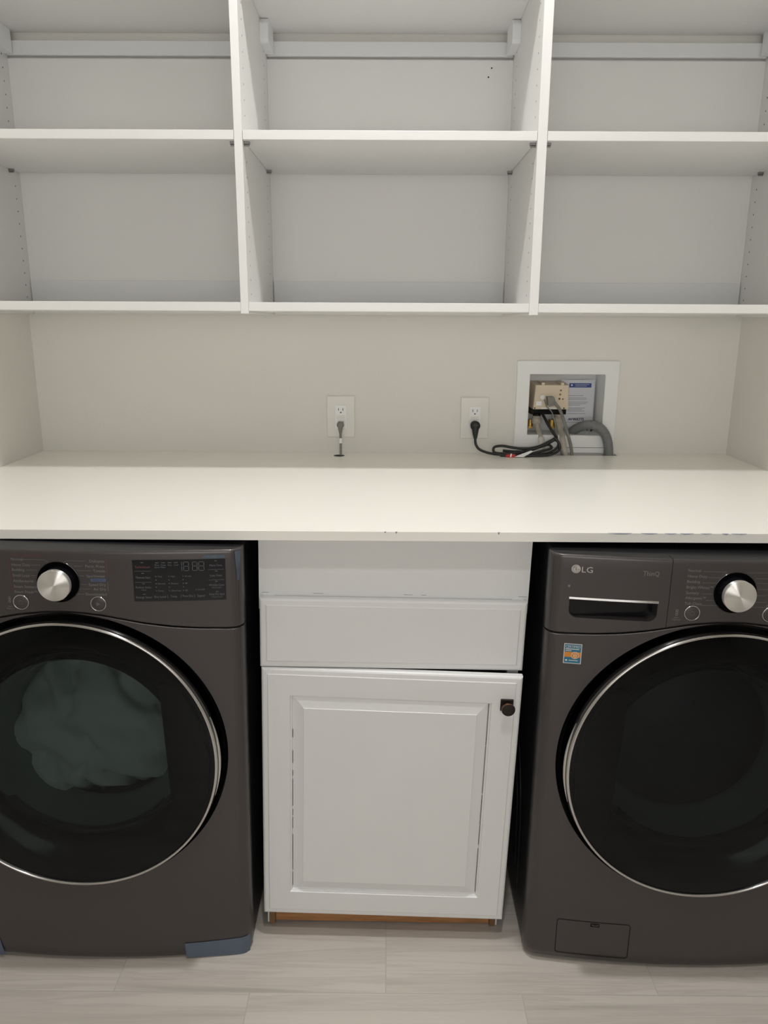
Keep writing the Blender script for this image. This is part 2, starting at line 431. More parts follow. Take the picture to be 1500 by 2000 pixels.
def loops_rect(x0, x1, z0, z1, prof):
    L = []
    for ins, y in prof:
        L.append([(x0+ins, y, z0+ins), (x1-ins, y, z0+ins), (x1-ins, y, z1-ins), (x0+ins, y, z1-ins)])
    return L
DY = .016
mb = MB(); mb.loops(loops_rect(-.2640, .2640, .6435, .7895, [(0, DY+.018), (0, DY+.0055), (.0015, DY+.003), (.0045, DY+.0018), (.0125, DY+.0012), (.0145, DY), (.03, DY)]), sm=False)
dr = CP(mb, 'drawer_front', bevel=0)
# door: hinged on the left, standing a little open
DX0, DX1, DZ0, DZ1 = -.2620, .2620, .0540, .6420
def dm(x, y, z):
    t = (x-DX0)/(DX1-DX0)
    X, Y2, Z2_ = cm(x, y, z)
    return (X, Y2-t*(.010+.014*(z-DZ0)/(DZ1-DZ0)), Z2_)
prof = [(0, DY+.018), (0, DY+.006), (.0015, DY+.0032), (.0045, DY+.0018), (.0125, DY+.0012), (.0140, DY), (.0585, DY), (.0600, DY+.0035), (.0620, DY+.0045), (.0632, DY+.0085), (.0655, DY+.0085), (.0862, DY+.0012), (.0868, DY+.0002), (.12, DY+.0002)]
mb = MB(); mb.loops(loops_rect(DX0, DX1, DZ0, DZ1, prof), sm=False)
door = CP(mb, 'door', bevel=0, mp=dm)
cr = MB()
z = DZ0+.07
while z < DZ1-.065:
    L = random.uniform(.01, .09)
    if z+L > DZ1-.063: break
    cr.box(DX0+.0632, DX0+.0640, DY+.0070, DY+.0086, z, z+L)
    z += L+random.uniform(.004, .03)
z = DZ0+.068
while z < DZ1-.065:
    L = min(random.uniform(.05, .2), DZ1-.063-z)
    cr.box(DX1-.0640, DX1-.0630, DY+.0068, DY+.0086, z, z+L); z += L+random.uniform(.002, .01)
absorb(door, CP(cr, 'panel_crack', PAINTGAP, door, 0, dm))
KX, KZ = .2330, .5815
kb = MB(); kb.box(KX-.0128, KX+.0128, DY-.0035, DY+.0002, KZ-.0128, KZ+.0128)
kn = CP(kb, 'knob', BRONZE, door, .001, dm)
ks = MB().lathe([(.0055, -.002), (.0050, -.012), (.0090, -.016), (.0128, -.0185), (.0136, -.0215), (.0128, -.0235)], (KX, DY, KZ), 'y', 32)
CP(ks, 'knob_rim', COPPER, kn, 0, dm)
ks = MB().lathe([(.0128, -.0236), (.006, -.0250), (.0005, -.0254)], (KX, DY, KZ), 'y', 32, cap1=True)
CP(ks, 'knob_face', BRONZE, kn, 0, dm)

# ------------------------------------------------------------------ front-loading machines
HW = .333; RC = .022; DEP = .70
def fy(x): return -.03*max(0, 1-(x/.343)**2)
SEAM = [(0, -.120), (.03, -.1207), (.076, -.1262), (.117, -.1345), (.15, -.1415), (.20, -.1490), (.25, -.1535), (.30, -.1555), (.34, -.1560)]
def seam(x):
    x = abs(x)
    for (a, p), (b, q) in zip(SEAM, SEAM[1:]):
        if x <= b:
            t = (x-a)/(b-a); t = t*t*(3-2*t) if a == 0 else t
            return p+(q-p)*t
    return SEAM[-1][1]
def plan(yb, ins=0, flat=False):
    hw = HW-ins; pts = []
    for i in range(9):
        a = PI/2*i/8
        x = hw-RC+RC*math.cos(a); pts.append((x, fy(x)+RC-RC*math.sin(a)+ins))
    n = 48
    for i in range(1, n):
        x = (hw-RC)*(1-2*i/n); pts.append((x, fy(x)+ins))
    for i in range(9):
        a = PI/2+PI/2*i/8
        x = -(hw-RC)+RC*math.cos(a); pts.append((x, fy(x)+RC-RC*math.sin(a)+ins))
    return [(hw, yb)]+pts+[(-hw, yb)]
def onfront(mb, off=.0005):
    return mb.map(lambda x, y, z: (x, fy(x)-off+y, z))
def machine(kind, label, cat, loc, rot, T):
    e = empty(kind, label, cat, loc, rot)
    DC = T-.420; RG = .298
    # lower front panel
    mb = MB(); yb = .03; L = []
    for z, ins in ((.006, .012), (.009, .006), (.014, .003), (.022, .001), (.035, 0)):
        L.append([(x, y, z) for x, y in plan(yb, ins)])
    base = plan(yb)
    for k in range(1, 24):
        t = k/24
        L.append([(x, y, .035+(T+seam(x)-.0020-.0012-.035)*t) for x, y in base])
    L.append([(x, y, T+seam(x)-.0020-.0012) for x, y in base])
    L.append([(x, y, T+seam(x)-.0020) for x, y in plan(yb, .0012)])
    mb.loops(L, sm=True, cap0=True, cap1=False)
    n = len(base); top = L[-1]; k = len(top)
    mb.add(top+[(0, 0, T-.14)], [(i, (i+1) % n, n) for i in range(n)])
    bm = bmesh.new(); me = bpy.data.meshes.new('front_panel'); me.from_pydata(mb.v, [], mb.f); bm.from_mesh(me)
    bmesh.ops.remove_doubles(bm, verts=bm.verts, dist=1e-6); bmesh.ops.recalc_face_normals(bm, faces=bm.faces); bm.to_mesh(me); bm.free()
    fp = link('front_panel', me, STEEL, e)
    cut(fp, MB().lathe([(RG, -.12), (RG, .12)], (0, 0, DC), 'y', 128, True, True, False))
    if kind == 'washing_machine':
        # groove of the drain-pump flap
        pass
    for p in fp.data.polygons: p.use_smooth = True
    md = fp.modifiers.new('edge', 'EDGE_SPLIT'); md.split_angle = .6
    # control panel
    mb = MB(); L = []
    L.append([(x, y, T+seam(x)+.0012) for x, y in plan(yb, .0012)])
    for k in range(0, 8):
        t = k/7
        L.append([(x, y, T+seam(x)+.0024+(-seam(x)-.0024-.006)*t) for x, y in base])
    for dz, ins in ((-.0030, .0004), (-.0012, .0014), (0, .0030)):
        L.append([(x, y, T+dz) for x, y in plan(yb, ins)])
    mb.loops(L, sm=True, cap0=False, cap1=False)
    bot = L[0]; top = L[-1]
    mb.add(bot+[(0, 0, T-.14)], [(i, (i+1) % n, n) for i in range(n)]); mb.add(top+[(0, 0, T)], [(i, (i+1) % n, n) for i in range(n)])
    bm = bmesh.new(); me = bpy.data.meshes.new('control_panel'); me.from_pydata(mb.v, [], mb.f); bm.from_mesh(me)
    bmesh.ops.remove_doubles(bm, verts=bm.verts, dist=1e-6); bmesh.ops.recalc_face_normals(bm, faces=bm.faces); bm.to_mesh(me); bm.free()
    cpn = link('control_panel', me, PANEL, e)
    cut(cpn, MB().lathe([(.0385, -.1), (.0385, .018)], (0, 0, T-.061), 'y', 64, True, True, False))
    if kind == 'washing_machine':
        hx0, hx1, hz0, hz1, r = -.2960, -.1366, T-.1225, T-.084, .016
        pl = [(hx0, hz1), (hx0, hz0+r)]+[(hx0+r-r*math.cos(a), hz0+r-r*math.sin(a)) for a in [PI/2*i/8 for i in range(1, 8)]]+[(hx0+r, hz0), (hx1-r, hz0)]+[(hx1-r+r*math.sin(a), hz0+r-r*math.cos(a)) for a in [PI/2*i/8 for i in range(1, 8)]]+[(hx1, hz0+r), (hx1, hz1)]
        c = MB(); c.loops([[(x, y, z) for x, z in pl] for y in (-.1, .018)], sm=False)
        cut(cpn, c)
        c = MB().box(-.1182, -.1172, -.1, .0, T-.2, T+.1); cut(cpn, c)
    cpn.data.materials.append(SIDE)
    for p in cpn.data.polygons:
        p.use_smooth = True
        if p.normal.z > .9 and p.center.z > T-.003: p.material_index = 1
    md = cpn.modifiers.new('edge', 'EDGE_SPLIT'); md.split_angle = .6
    # dark core behind the seams, then side casing
    core = MB().box(-HW+.006, HW-.006, .004, .029, T-.2, T-.012).build('panel_core', BLACKM, e)
    cut(core, MB().lathe([(RG, -.12), (RG, .12)], (0, 0, DC), 'y', 64, True, True, False))
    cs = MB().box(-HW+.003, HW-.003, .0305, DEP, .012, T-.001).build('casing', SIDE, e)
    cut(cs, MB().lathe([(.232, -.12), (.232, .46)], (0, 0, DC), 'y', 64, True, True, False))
    bv = cs.modifiers.new('bevel', 'BEVEL'); bv.width = .006; bv.segments = 3; bv.limit_method = 'ANGLE'; bv.angle_limit = .9
    for sx in (-1, 1):
        for yy in (.09, .6): MB().lathe([(.022, 0), (.022, .008), (.012, .009), (.012, .0115)], (sx*.27, yy, .0), 'z', 20, True, True).build('foot', BLACKM, e)
    # embossed ribs on the side casing facing the cabinet
    sg = 1 if kind != 'washing_machine' else -1
    X = sg*(HW-.0028)
    if kind == 'washing_machine':
        MB().tube([(X, .12, .06), (X, .15, .30), (X, .30, .50), (X, .50, .60)], .0022, 6).build('side_rib', SIDE, e)
        MB().tube([(X, .16, .10), (X, .19, .28), (X, .33, .44), (X, .50, .53)], .0022, 6).build('side_rib', SIDE, e)
    # door
    d = MB().lathe([(.276, .026), (.2865, .020), (.2870, -.034), (.2860, -.0400), (.2835, -.0440)], (0, 0, DC), 'y', 128).build('door', CHROMED, e)
    MB().lathe([(.2870, .0), (.2945, .010), (.2950, .024), (.2870, .028)], (0, 0, DC), 'y', 128).build('door_gasket', BLACKG, d)
    MB().lathe([(.2850, -.0420), (.2852, -.0475), (.2838, -.0500), (.2815, -.0505), (.2800, -.0490), (.2795, -.0450)], (0, 0, DC), 'y', 160).build('chrome_ring', CHROME, d)
    MB().lathe([(.2800, -.0465), (.25, -.0490), (.2, -.0515), (.12, -.0535), (.05, -.054), (.0005, -.0542)], (0, 0, DC), 'y', 128, cap1=True).build('glass', GLASS, d)
    # inner frame of the door, seen dark through the tinted glass
    MB().lathe([(.279, -.042), (.250, -.030), (.222, -.018), (.205, .0), (.200, .024), (.23, .028), (.279, .026)], (0, 0, DC), 'y', 96).build('inner_frame', BLACKG, d)
    bowl = MB().lathe([(.206, -.008), (.196, .010), (.186, .05), (.178, .10), (.172, .112), (.176, .118), (.186, .11), (.20, .03)], (0, 0, DC-.012), 'y', 96).build('door_bowl', BOWL, d)
    MB().lathe([(.229, .05), (.229, .455), (.0005, .455)], (0, 0, DC), 'y', 64, cap1=True).build('drum', DRUM, e)
    sgx = 1 if kind != 'washing_machine' else -1
    # black plate imitating a dark reflection in the glass, on the opening side
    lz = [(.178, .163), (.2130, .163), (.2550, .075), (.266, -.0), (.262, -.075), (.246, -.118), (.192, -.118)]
    lh = MB(); lh.loops([[(sgx*x, y, DC+z) for x, z in lz] for y in (-.043, -.034)], sm=False); lh.build('dark_reflection_plate', BLACKM, d, .0015)
    # grip lip of the door
    gp = MB(); pts = []
    for k in range(13):
        a = math.radians(-16+k*2.9)*1
        pts.append((sgx*.2862*math.cos(a), -.036, DC+.2862*math.sin(a)))
    gp.tube(pts, lambda t: .0010+.0028*math.sin(PI*t), 8, 3); gp.build('grip', CHROME, d)
    # knob
    k = MB().lathe([(.0385, .006), (.0385, -.0006), (.0398, -.0012), (.0403, -.0002)], (0, fy(0), T-.061), 'y', 64).build('knob_bezel', CHROMED, e)
    k2 = MB().lathe([(.0384, .016), (.036, .012), (.0295, .010), (.0292, -.012)], (0, fy(0), T-.061), 'y', 64, cap0=True).build('selector_knob', BLACKG, e)
    MB().lathe([(.0286, .008), (.0290, -.0150), (.0296, -.0195), (.0296, -.0215), (.0288, -.0228), (.0005, -.0228)], (0, fy(0), T-.061), 'y', 64, cap1=True).build('knob_cap', ALU, k2)
    for x, z in ((-.0733, T-.1025), (.0705, T-.1028)):
        b = MB(); b.lathe([(.0128, .002), (.0126, -.0012), (.0115, -.0016), (.0005, -.0018)], (x, fy(x), z), 'y', 32, cap1=True)
        bo = b.build('button', PANEL, e)
        MB().torus(.0138, .0009, (x, fy(x)-.0006, z), 48, 8).build('button_ring', CHROME, bo)
        ic = MB()
        if x < 0:
            disc(ic, x, z, .0042, -.0014, 24, .0034); rect(ic, x-.0004, x+.0004, z+.001, z+.0055, -.0016)
        else:
            ic.add([(x-.003, -.0014, z-.004), (x+.004, -.0014, z), (x-.003, -.0014, z+.004)], [(0, 1, 2)])
        onfront(ic).build('symbol', mat('symbol', (.10, .10, .10), .6, var=.02) if 'symbol' not in bpy.data.materials else bpy.data.materials['symbol'], bo, recalc=False)
    return e, T, cpn

LW, TL, LCP = machine('clothes_dryer', 'black steel front-loading dryer with red lettering and display, left of the cabinet', 'dryer', (-.6173, -.03, 0), (0, .0150, .0021), .914)
RW, TR, RCP = machine('washing_machine', 'black steel front-loading washer with detergent drawer and round logo, right of the cabinet', 'washing machine', (.6318, -.04, 0), (0, .0098, -.0035), .9045)

# ---- dryer lettering and display
g, r_, b_ = MB(), MB(), MB()
def ZL(v): return .8963-(v-1091)*.00099
H1 = .0052
for s, v in (('Normal', 1091.7), ('Heavy Duty', 1102.3), ('Bedding', 1112.3), ('Small Load', 1123.3), ('Antibacterial', 1134), ('Steam Sanitary™', 1145.3), ('Steam Fresh™', 1155.7)):
    put_text(g, s, -.084, ZL(v)-.0026, H1)
for (x0, v), e1 in zip(((-.061, 1091.7), (-.048, 1102.3), (-.058, 1112.3), (-.050, 1123.3), (-.044, 1134)), ((-.022, -.012), (-.030, -.030), (-.036, -.036), (-.040, -.040), (-.042, -.042))):
    line(g, [(x0, ZL(v)), (e1[0], ZL(v))], .0005)
line(g, [(-.022, ZL(1091.7)), (-.015, ZL(1096))], .0005)
for s, v in (('Delicates', 1092.7), ('Perm. Press', 1102.7), ('Towels', 1111.7), ('Sportswear', 1121.7), ('Speed Dry', 1138.7), ('Air Dry', 1147.7), ('Downloaded', 1157.7)):
    put_text(g, s, .087, ZL(v)-.0026, H1, 'R')
for x1, v, x0 in ((.054, 1092.7, .018), (.047, 1102.7, .031), (.062, 1111.7, .036), (.048, 1121.7, .040), (.052, 1138.7, .041), (.058, 1147.7, .037), (.047, 1157.7, .030)):
    line(g, [(x0, ZL(v)), (x1, ZL(v))], .0005)
line(g, [(.018, ZL(1092.7)), (.013, ZL(1096))], .0005)
put_text(r_, 'STEAM | SENSOR DRY', -.084, ZL(1084)-.0024, .0048, width=.057)
line(r_, [(-.0875, ZL(1089)), (-.0875, ZL(1158))], .0008); line(r_, [(.0905, ZL(1089)), (.0905, ZL(1124))], .0008)
line(g, [(.0905, ZL(1134)), (.0905, ZL(1152))], .0005)
rect(b_, .0600, .0870, ZL(1133), ZL(1127))
bt = MB(); put_text(bt, 'TIME DRY', .0735, ZL(1130)-.0017, .0034, 'C'); absorb(LCP, onfront(bt, .0008).build('printed_lettering', mat('blue_dark', (.03, .04, .08), .6, var=.05), LW, recalc=False))
for kk in range(3): disc(g, -.0945, ZL(1168+kk*4), .0022, 0, 14, .0014)
put_text(g, 'Smart', -.0945, ZL(1187), .0026, 'C'); put_text(g, 'Diagnosis', -.0945, ZL(1191), .0026, 'C')
absorb(LCP, onfront(g).build('printed_lettering', PRINT, LW, recalc=False)); absorb(LCP, onfront(r_).build('printed_lettering', PRINTR, LW, recalc=False)); absorb(LCP, onfront(b_).build('printed_lettering', PRINTB, LW, recalc=False))
X0, X1, ZA, ZB = .1370, .3045, TL-.0170, TL-.0980
ds = MB()
nn = 24
for i in range(nn):
    a, b = X0+(X1-X0)*i/nn, X0+(X1-X0)*(i+1)/nn; rect(ds, a, b, ZB, ZA)
dsp = onfront(ds, .0006).build('display', SCREEN, LW, recalc=False)
def DX(u): return X0+(u-65)/1300*(X1-X0)
def DZ(v): return ZA-(v-95)/575*(ZA-ZB)
t, tr = MB(), MB()
def T_(s, u, v, h=.0042, al='C', mb=t, w=None): put_text(mb, s, DX(u), DZ(v)-h/2, h, al, w)
T_('TurboSteam', 205, 190, .0042, mb=tr, w=.027)
for s, u, v, wd in (('*Remote Start', 205, 335, .027), ('Reduce Static', 205, 470, .028), ('Energy Saver', 208, 610, .0295), ('Dry Level', 432, 605, .021), ('Temp.', 628, 602, .012), ('Time Dry', 822, 600, .020), ('Signal', 1008, 600, .0135), ('More Time', 1230, 180, .0225), ('Less Time', 1230, 322, .021), ('Wrinkle Care', 1232, 455, .0275), ('Damp Dry Signal', 1232, 583, .0275)):
    T_(s, u, v, w=wd)
for s, u, v in (('*Wi-Fi', 205, 510), ('*Drum Light', 1232, 492), ('*Control Lock', 1232, 622)): T_(s, u, v, .0024)
for s, u, v in (('Flow', 412, 165), ('Sense', 412, 195), ('Clean', 498, 165), ('Filter', 498, 195), ('Dry', 588, 165), ('Cool', 675, 165)): T_(s, u, v, .0030)
for u in (412, 498, 588, 675): rect(t, DX(u-25), DX(u+25), DZ(138), DZ(130))
for u, v in ((203, 130), (205, 277), (207, 422), (210, 568), (1232, 120), (1235, 262), (1232, 405), (1238, 550)): rect(t, DX(u-17), DX(u+17), DZ(v+4), DZ(v-4))
for a, b, v in ((90, 322, 248), (90, 322, 402), (1122, 1342, 238), (1122, 1342, 384)): rect(t, DX(a), DX(b), DZ(v+2), DZ(v-2))
for u, L in ((385, ('Very', '', 'Normal', '', 'Damp')), (568, ('High', '', 'Medium', '', 'Ultra Low')), (765, ('60 min', '', '40', '', '20'))):
    for k, s in enumerate(L):
        v = 322+k*50; disc(t, DX(u), DZ(v), .0009)
        if s: T_(s, u+25, v, .0030, 'L')
disc(t, DX(943), DZ(516), .0009); T_('On/Off', 965, 514, .0030, 'L')
for u in (540, 725, 918): rect(t, DX(u-2), DX(u+2), DZ(625), DZ(580))
for a, b in ((780, 852), (903, 970), (993, 1065)):   # seven-segment digits
    xa, xb, za, zb, zm, q = DX(a), DX(b), DZ(128), DZ(248), DZ(186), .0009
    for zz in (za, zb, zm): rect(t, xa+q, xb-q, zz-q/2, zz+q/2)
    for xx in (xa, xb):
        rect(t, xx-q/2, xx+q/2, zm+q, za-q); rect(t, xx-q/2, xx+q/2, zb+q, zm-q)
rect(t, DX(752), DX(758), DZ(182), DZ(128)); rect(t, DX(752), DX(758), DZ(248), DZ(190))
onfront(t, .0010).build('display_lettering', PRINTD, dsp, recalc=False); onfront(tr, .0010).build('display_lettering', PRINTR, dsp, recalc=False)
# protective film at the top right corner, tape at the foot
def patch(name, m, parent, poly, off=.0012, n=20):
    # poly: quad (x0 z0 left bottom, right bottom, right top, left top)
    a, b, c, d = [Vector((p[0], 0, p[1])) for p in poly]; mb = MB(); v = []; f = []
    for i in range(n+1):
        t_ = i/n; lo = a.lerp(b, t_); hi = d.lerp(c, t_)
        for q in (lo, hi): v.append((q.x, 0, q.z))
    for i in range(n): f.append((2*i, 2*i+2, 2*i+3, 2*i+1))
    mb.add(v, f); mb.map(lambda x, y, z: (x, fyc(x)-off, z)); return mb.build(name, m, parent, recalc=False)
def fyc(x):
    ax = abs(x)
    if ax > HW-RC: 
        q = min(RC, ax-(HW-RC)); return fy(x)+RC-math.sqrt(max(0, RC*RC-q*q))
    return fy(x)
patch('protective_tape', TAPE, LW, [(.197, .0085), (.3285, .0045), (.3295, .0480), (.1955, .0440)])
patch('protective_tape', TAPE, LW, [(-.24, .008), (-.188, .0075), (-.196, .0470), (-.25, .0475)])
film = MB()
for (x0, x1, z0, z1) in ((.3180, .3270, TL-.058, TL-.002),):
    pass
patch('protective_film', FILM, LW, [(.3245, TL-.060), (.3275, TL-.062), (.3305, TL-.004), (.3215, TL-.004)], .0015, 8)
patch('protective_film', FILM, LW, [(.262, TL-.0155), (.304, TL-.0155), (.304, TL-.009), (.268, TL-.009)], .0009, 8)

# ---- washer lettering
g = MB()
def ZR(v): return .8844-(v-1114)*.00099
for s, v in (('Normal', 1113.6), ('Heavy Duty', 1124.4), ('Bedding', 1135), ('Bright Whites™', 1146), ('Sanitary', 1157), ('Allergiene™', 1167), ('Tub Clean', 1178)):
    put_text(g, s, -.0890, ZR(v)-.0026, H1)
for x0, v, x1 in ((-.062, 1115, -.020), (-.053, 1126.5, -.030), (-.062, 1137, -.036), (-.061, 1158.5, -.0405), (-.052, 1171, -.037), (-.060, 1181, -.028)):
    line(g, [(x0, ZR(v)), (x1, ZR(v))], .0005)
for s, v in (('Delicates', 1116), ('Hand Wash', 1127), ('Towels', 1137), ('Sportswear', 1148), ('Speed Wash', 1159), ('Drain+Spin', 1170), ('Downloaded', 1181)):
    put_text(g, s, .0995, ZR(v)-.0026, H1, 'R')
for x0, v, x1 in ((.018, 1116, .062), (.033, 1127, .060), (.038, 1136, .070), (.041, 1148, .060), (.040, 1160, .059), (.037, 1173, .060), (.028, 1183, .060)):
    line(g, [(x0, ZR(v)), (x1, ZR(v))], .0005)
for kk in range(3): disc(g, -.1010, ZR(1193+kk*4), .0024, 0, 14, .0015)
put_text(g, 'Smart', -.1010, ZR(1208), .0026, 'C'); put_text(g, 'Diagnosis', -.1010, ZR(1212), .0026, 'C')
put_text(g, 'ThinQ', -.1690, .8715, .0092, width=.0290)
disc(g, -.2985, .8440, .0022)
absorb(RCP, onfront(g).build('printed_lettering', PRINT, RW, recalc=False))
lg = MB(); cx, cz, rr = -.2885, .8778, .0082
disc(lg, cx, cz, rr, 0, 40)
put_text(lg, 'LG', -.2780, .8718, .0112, width=.0195)
onfront(lg, .0006).build('logo', LOGO, RW, recalc=False)
lf = MB()   # face of the round emblem: L for the nose, arc for the G, one eye
rect(lf, cx-.0008, cx+.0002, cz-.0030, cz+.0038); rect(lf, cx-.0008, cx+.0026, cz-.0030, cz-.0022)
disc(lf, cx-.0034, cz+.0026, .0009, 0, 12)
arc = [(cx+.0060*math.cos(math.radians(a)), cz+.0060*math.sin(math.radians(a))) for a in range(75, 361, 12)]
line(lf, arc+[(cx+.0022, cz)], .0007)
onfront(lf, .0009).build('logo_lines', PANEL, RW, recalc=False)
hb = MB()
for (xa, xb) in ((-.2968, -.1358),):
    n_ = 16; v = []
    for i in range(n_+1):
        x = xa+(xb-xa)*i/n_; dip = 0
        v.append([(x, fy(x)-.0015, TR-.0862-dip), (x, fy(x)+.016, TR-.0880), (x, fy(x)+.016, TR-.0830), (x, fy(x)-.0008, TR-.0815)])
    hb.loops(v, sm=False)
hb.build('drawer_handle', CHROME, RW, .0006)
MB().box(-.297, -.1358, .0, .0175, TR-.124, TR-.083).build('handle_pocket', BLACKG, RW)
gr = MB(); r0 = .004
fx0, fx1, fz0, fz1 = -.2690, -.1205, .0250, .1085
rr_ = [(fx0+r0, fz1), (fx1-r0, fz1), (fx1, fz1-r0), (fx1, fz0+r0), (fx1-r0, fz0), (fx0+r0, fz0), (fx0, fz0+r0), (fx0, fz1-r0), (fx0+r0, fz1)]
pp = []
for (a, b) in zip(rr_, rr_[1:]):
    for k in range(8): pp.append((a[0]+(b[0]-a[0])*k/8, a[1]+(b[1]-a[1])*k/8))
pp.append(rr_[-1])
line(gr, pp, .0016); onfront(gr, .0004).build('flap_seam', BLACKM, RW, recalc=False)
gr = MB(); rect(gr, -.2015, -.1830, .0970, .1055); flp = onfront(gr, .0005).build('flap_latch', BLACKM, RW, recalc=False)
gr = MB(); line(gr, [(-.199, .1035), (-.196, .1005), (-.188, .1005), (-.185, .1035)], .0008); onfront(gr, .0009).build('flap_latch_edge', PRINT, flp, recalc=False)
# energy sticker
sx0, sx1, sz0, sz1 = -.2990, -.2660, .6880, .7290
def strip(name, m, x0, x1, z0, z1, off, par=RW):
    q = MB(); n_ = 6
    for i in range(n_): rect(q, x0+(x1-x0)*i/n_, x0+(x1-x0)*(i+1)/n_, z0, z1)
    return onfront(q, off).build(name, m, par, recalc=False)
st = strip('sticker', STEDGE, sx0, sx1, sz0, sz1, .0006)
strip('sticker_field', TEAL, sx0+.0016, sx1-.0016, sz0+.0016, sz1-.0016, .0008, st)
strip('sticker_band', ORANGE, sx0+.0016, sx1-.0016, sz0+.0135, sz0+.0240, .0010, st)
q = MB(); disc(q, sx0+.0210, sz0+.0175, .0072, 0, 24); onfront(q, .0011).build('sticker_seal', ORANGE, st, recalc=False)
q = MB(); disc(q, sx0+.0210, sz0+.0175, .0074, 0, 24, .0066); put_text(q, 'CERTIFIED', (sx0+sx1)/2, sz1-.0085, .0052, 'C', .0270)
rect(q, sx0+.003, sx0+.028, sz1-.0118, sz1-.0102); rect(q, sx0+.003, sx0+.014, sz1-.0150, sz1-.0136)
disc(q, sx0+.0055, sz0+.0070, .0020, 0, 14); rect(q, sx0+.010, sx0+.027, sz0+.0062, sz0+.0076); disc(q, sx0+.0212, sz0+.0160, .0030, 0, 16, .0018)
for k in range(4):
    a = math.radians(30+k*40); line(q, [(sx0+.021+.0035*math.cos(a), sz0+.0175+.0035*math.sin(a)), (sx0+.021+.0058*math.cos(a), sz0+.0175+.0058*math.sin(a))], .0010)
onfront(q, .0013).build('sticker_lettering', mat('sticker_print', (.62, .64, .60), .5, var=.03), st, recalc=False)

# ---- bedding inside the dryer
bm = bmesh.new(); bmesh.ops.create_icosphere(bm, subdivisions=5, radius=1)
for v in bm.verts:
    x, y, z = v.co
    f = 1+.06*math.sin(5*x+3*z)+.05*math.sin(7*z-4*x+2*y)+.035*math.sin(11*x+9*z)+.03*math.sin(16*z+6*x)
    cr1 = abs(math.sin(3.1*x+2.2*z+.8*math.sin(4*x))); cr2 = abs(math.sin(2.4*z-2.9*x+1.2+.6*math.sin(5*z)))
    f -= .20*math.exp(-cr1*13)+.16*math.exp(-cr2*14)
    v.co = Vector((x*.212*f, y*.150*f, z*.196*f))
me = bpy.data.meshes.new('bedding'); bm.to_mesh(me); bm.free()
bd = link('bedding', me, CLOTH, None, True)
bd.location = (-.6173-.010+.0150*(TL-.42), -.03+.200, TL-.440)
tag(bd, 'crumpled white bedding behind the dark glass of the left machine', 'laundry')

# ------------------------------------------------------------------ wall outlets
def outlet(x, z, label, w=.084, h=.124):
    e = empty('wall_outlet', label, 'outlet', (x, B, z), group='wall outlets over the worktop')
    cvp = MB().box(-w/2, w/2, -.0055, 0, -h/2, h/2).build('cover_plate', PLATE, e, .003)
    rc = MB().box(-.0168, .0168, -.0085, -.0056, -.0340, .0340).build('receptacle', WHITEPL, e, .0015)
    s = MB()
    for zz in (.0195, -.0195):
        for dx in (-.0065, .0065): s.box(dx-.0009, dx+.0009, -.0088, -.0086, zz-.001, zz+.0065)
        disc(s, 0, zz-.0065, .0022, -.0088, 14)
    absorb(rc, s.build('slots', SLOT, rc))
    b = MB().box(-.0125, .0125, -.0092, -.0086, -.0045, -.0007).box(-.0125, .0125, -.0092, -.0086, .0007, .0045); b.build('test_button', PLATE, rc, .0003)
    sc = MB(); [disc(sc, 0, zz, .0028, -.0058, 14) for zz in (h/2-.014, -h/2+.014)]; absorb(cvp, sc.build('screw', PLATE, e))
    return e
outlet(-.137, 1.0445, 'white wall outlet on the left with a thin grey plug in it')
outlet(.263, 1.0425, 'white wall outlet beside the supply box with a round black plug in it')
# thin grey cord, left outlet down through the worktop
gc = empty('power_cord', 'thin grey cord hanging from the left outlet into a hole in the worktop', 'cord', (-.137, .86, .936))
def G(mb, name, m, par, o): mb.map(lambda x, y, z: (x-o[0], y-o[1], z-o[2])); return mb.build(name, m, par)
o = (-.137, .86, .936)
pl = MB(); pl.lathe([(.006, 0), (.0095, .002), (.0110, .012), (.0085, .026), (.004, .034)], (-.137, .8790-.034, 1.023), 'y', 20, True, True)
pl.tube([(-.137, .852, 1.026), (-.137, .850, 1.012), (-.1365, .850, 1.000)], lambda t: .0085-.004*t, 12, 6)
G(pl, 'plug', CABLEG, gc, o)
G(MB().tube([(-.137, .851, 1.008), (-.1362, .848, .985), (-.1355, .838, .96), (-.135, .830, .9365)], .0036, 10), 'cable', CABLEG, gc, o)
G(MB().tube([(-.1364, .847, .984), (-.1358, .842, .970)], .0046, 10), 'cord_label', WHITEPL, gc, o)

# black cord bundle of the right machine
bo = (.30, .86, .9365)
bk = empty('power_cord', 'coiled black power cord with a red tag lying on the worktop', 'cord', bo)
pl = MB(); pl.lathe([(.0075, 0), (.0135, .0015), (.0148, .008), (.0125, .018), (.0130, .028)], (.263, .850, 1.0225), 'y', 28, True, True)
pl.tube([(.263, .856, 1.020), (.263, .853, 1.002), (.2635, .852, .986)], lambda t: .0120-.0068*t, 12, 8)
G(pl, 'plug', CABLEB, bk, bo)
c = MB()
c.tube([(.2635, .852, .995), (.2645, .850, .972), (.274, .846, .956), (.292, .842, .9475), (.312, .836, .9435), (.335, .83, .942), (.38, .826, .9415), (.43, .826, .9430), (.475, .834, .9455), (.503, .842, .958), (.510, .846, .974), (.499, .846, .9835), (.478, .842, .9735), (.440, .836, .9600), (.400, .832, .9490), (.36, .83, .9450), (.325, .834, .9455), (.3165, .838, .953), (.322, .842, .9630), (.345, .842, .9655), (.375, .84, .9610), (.41, .838, .9580), (.45, .84, .9650), (.485, .846, .981), (.505, .850, .992)], .0040, 10, 6)
c.tube([(.335, .824, .9405), (.375, .818, .9405), (.43, .818, .9410), (.480, .824, .9430), (.506, .834, .951), (.513, .840, .964), (.507, .842, .980), (.495, .846, .992)], .0040, 10, 6)
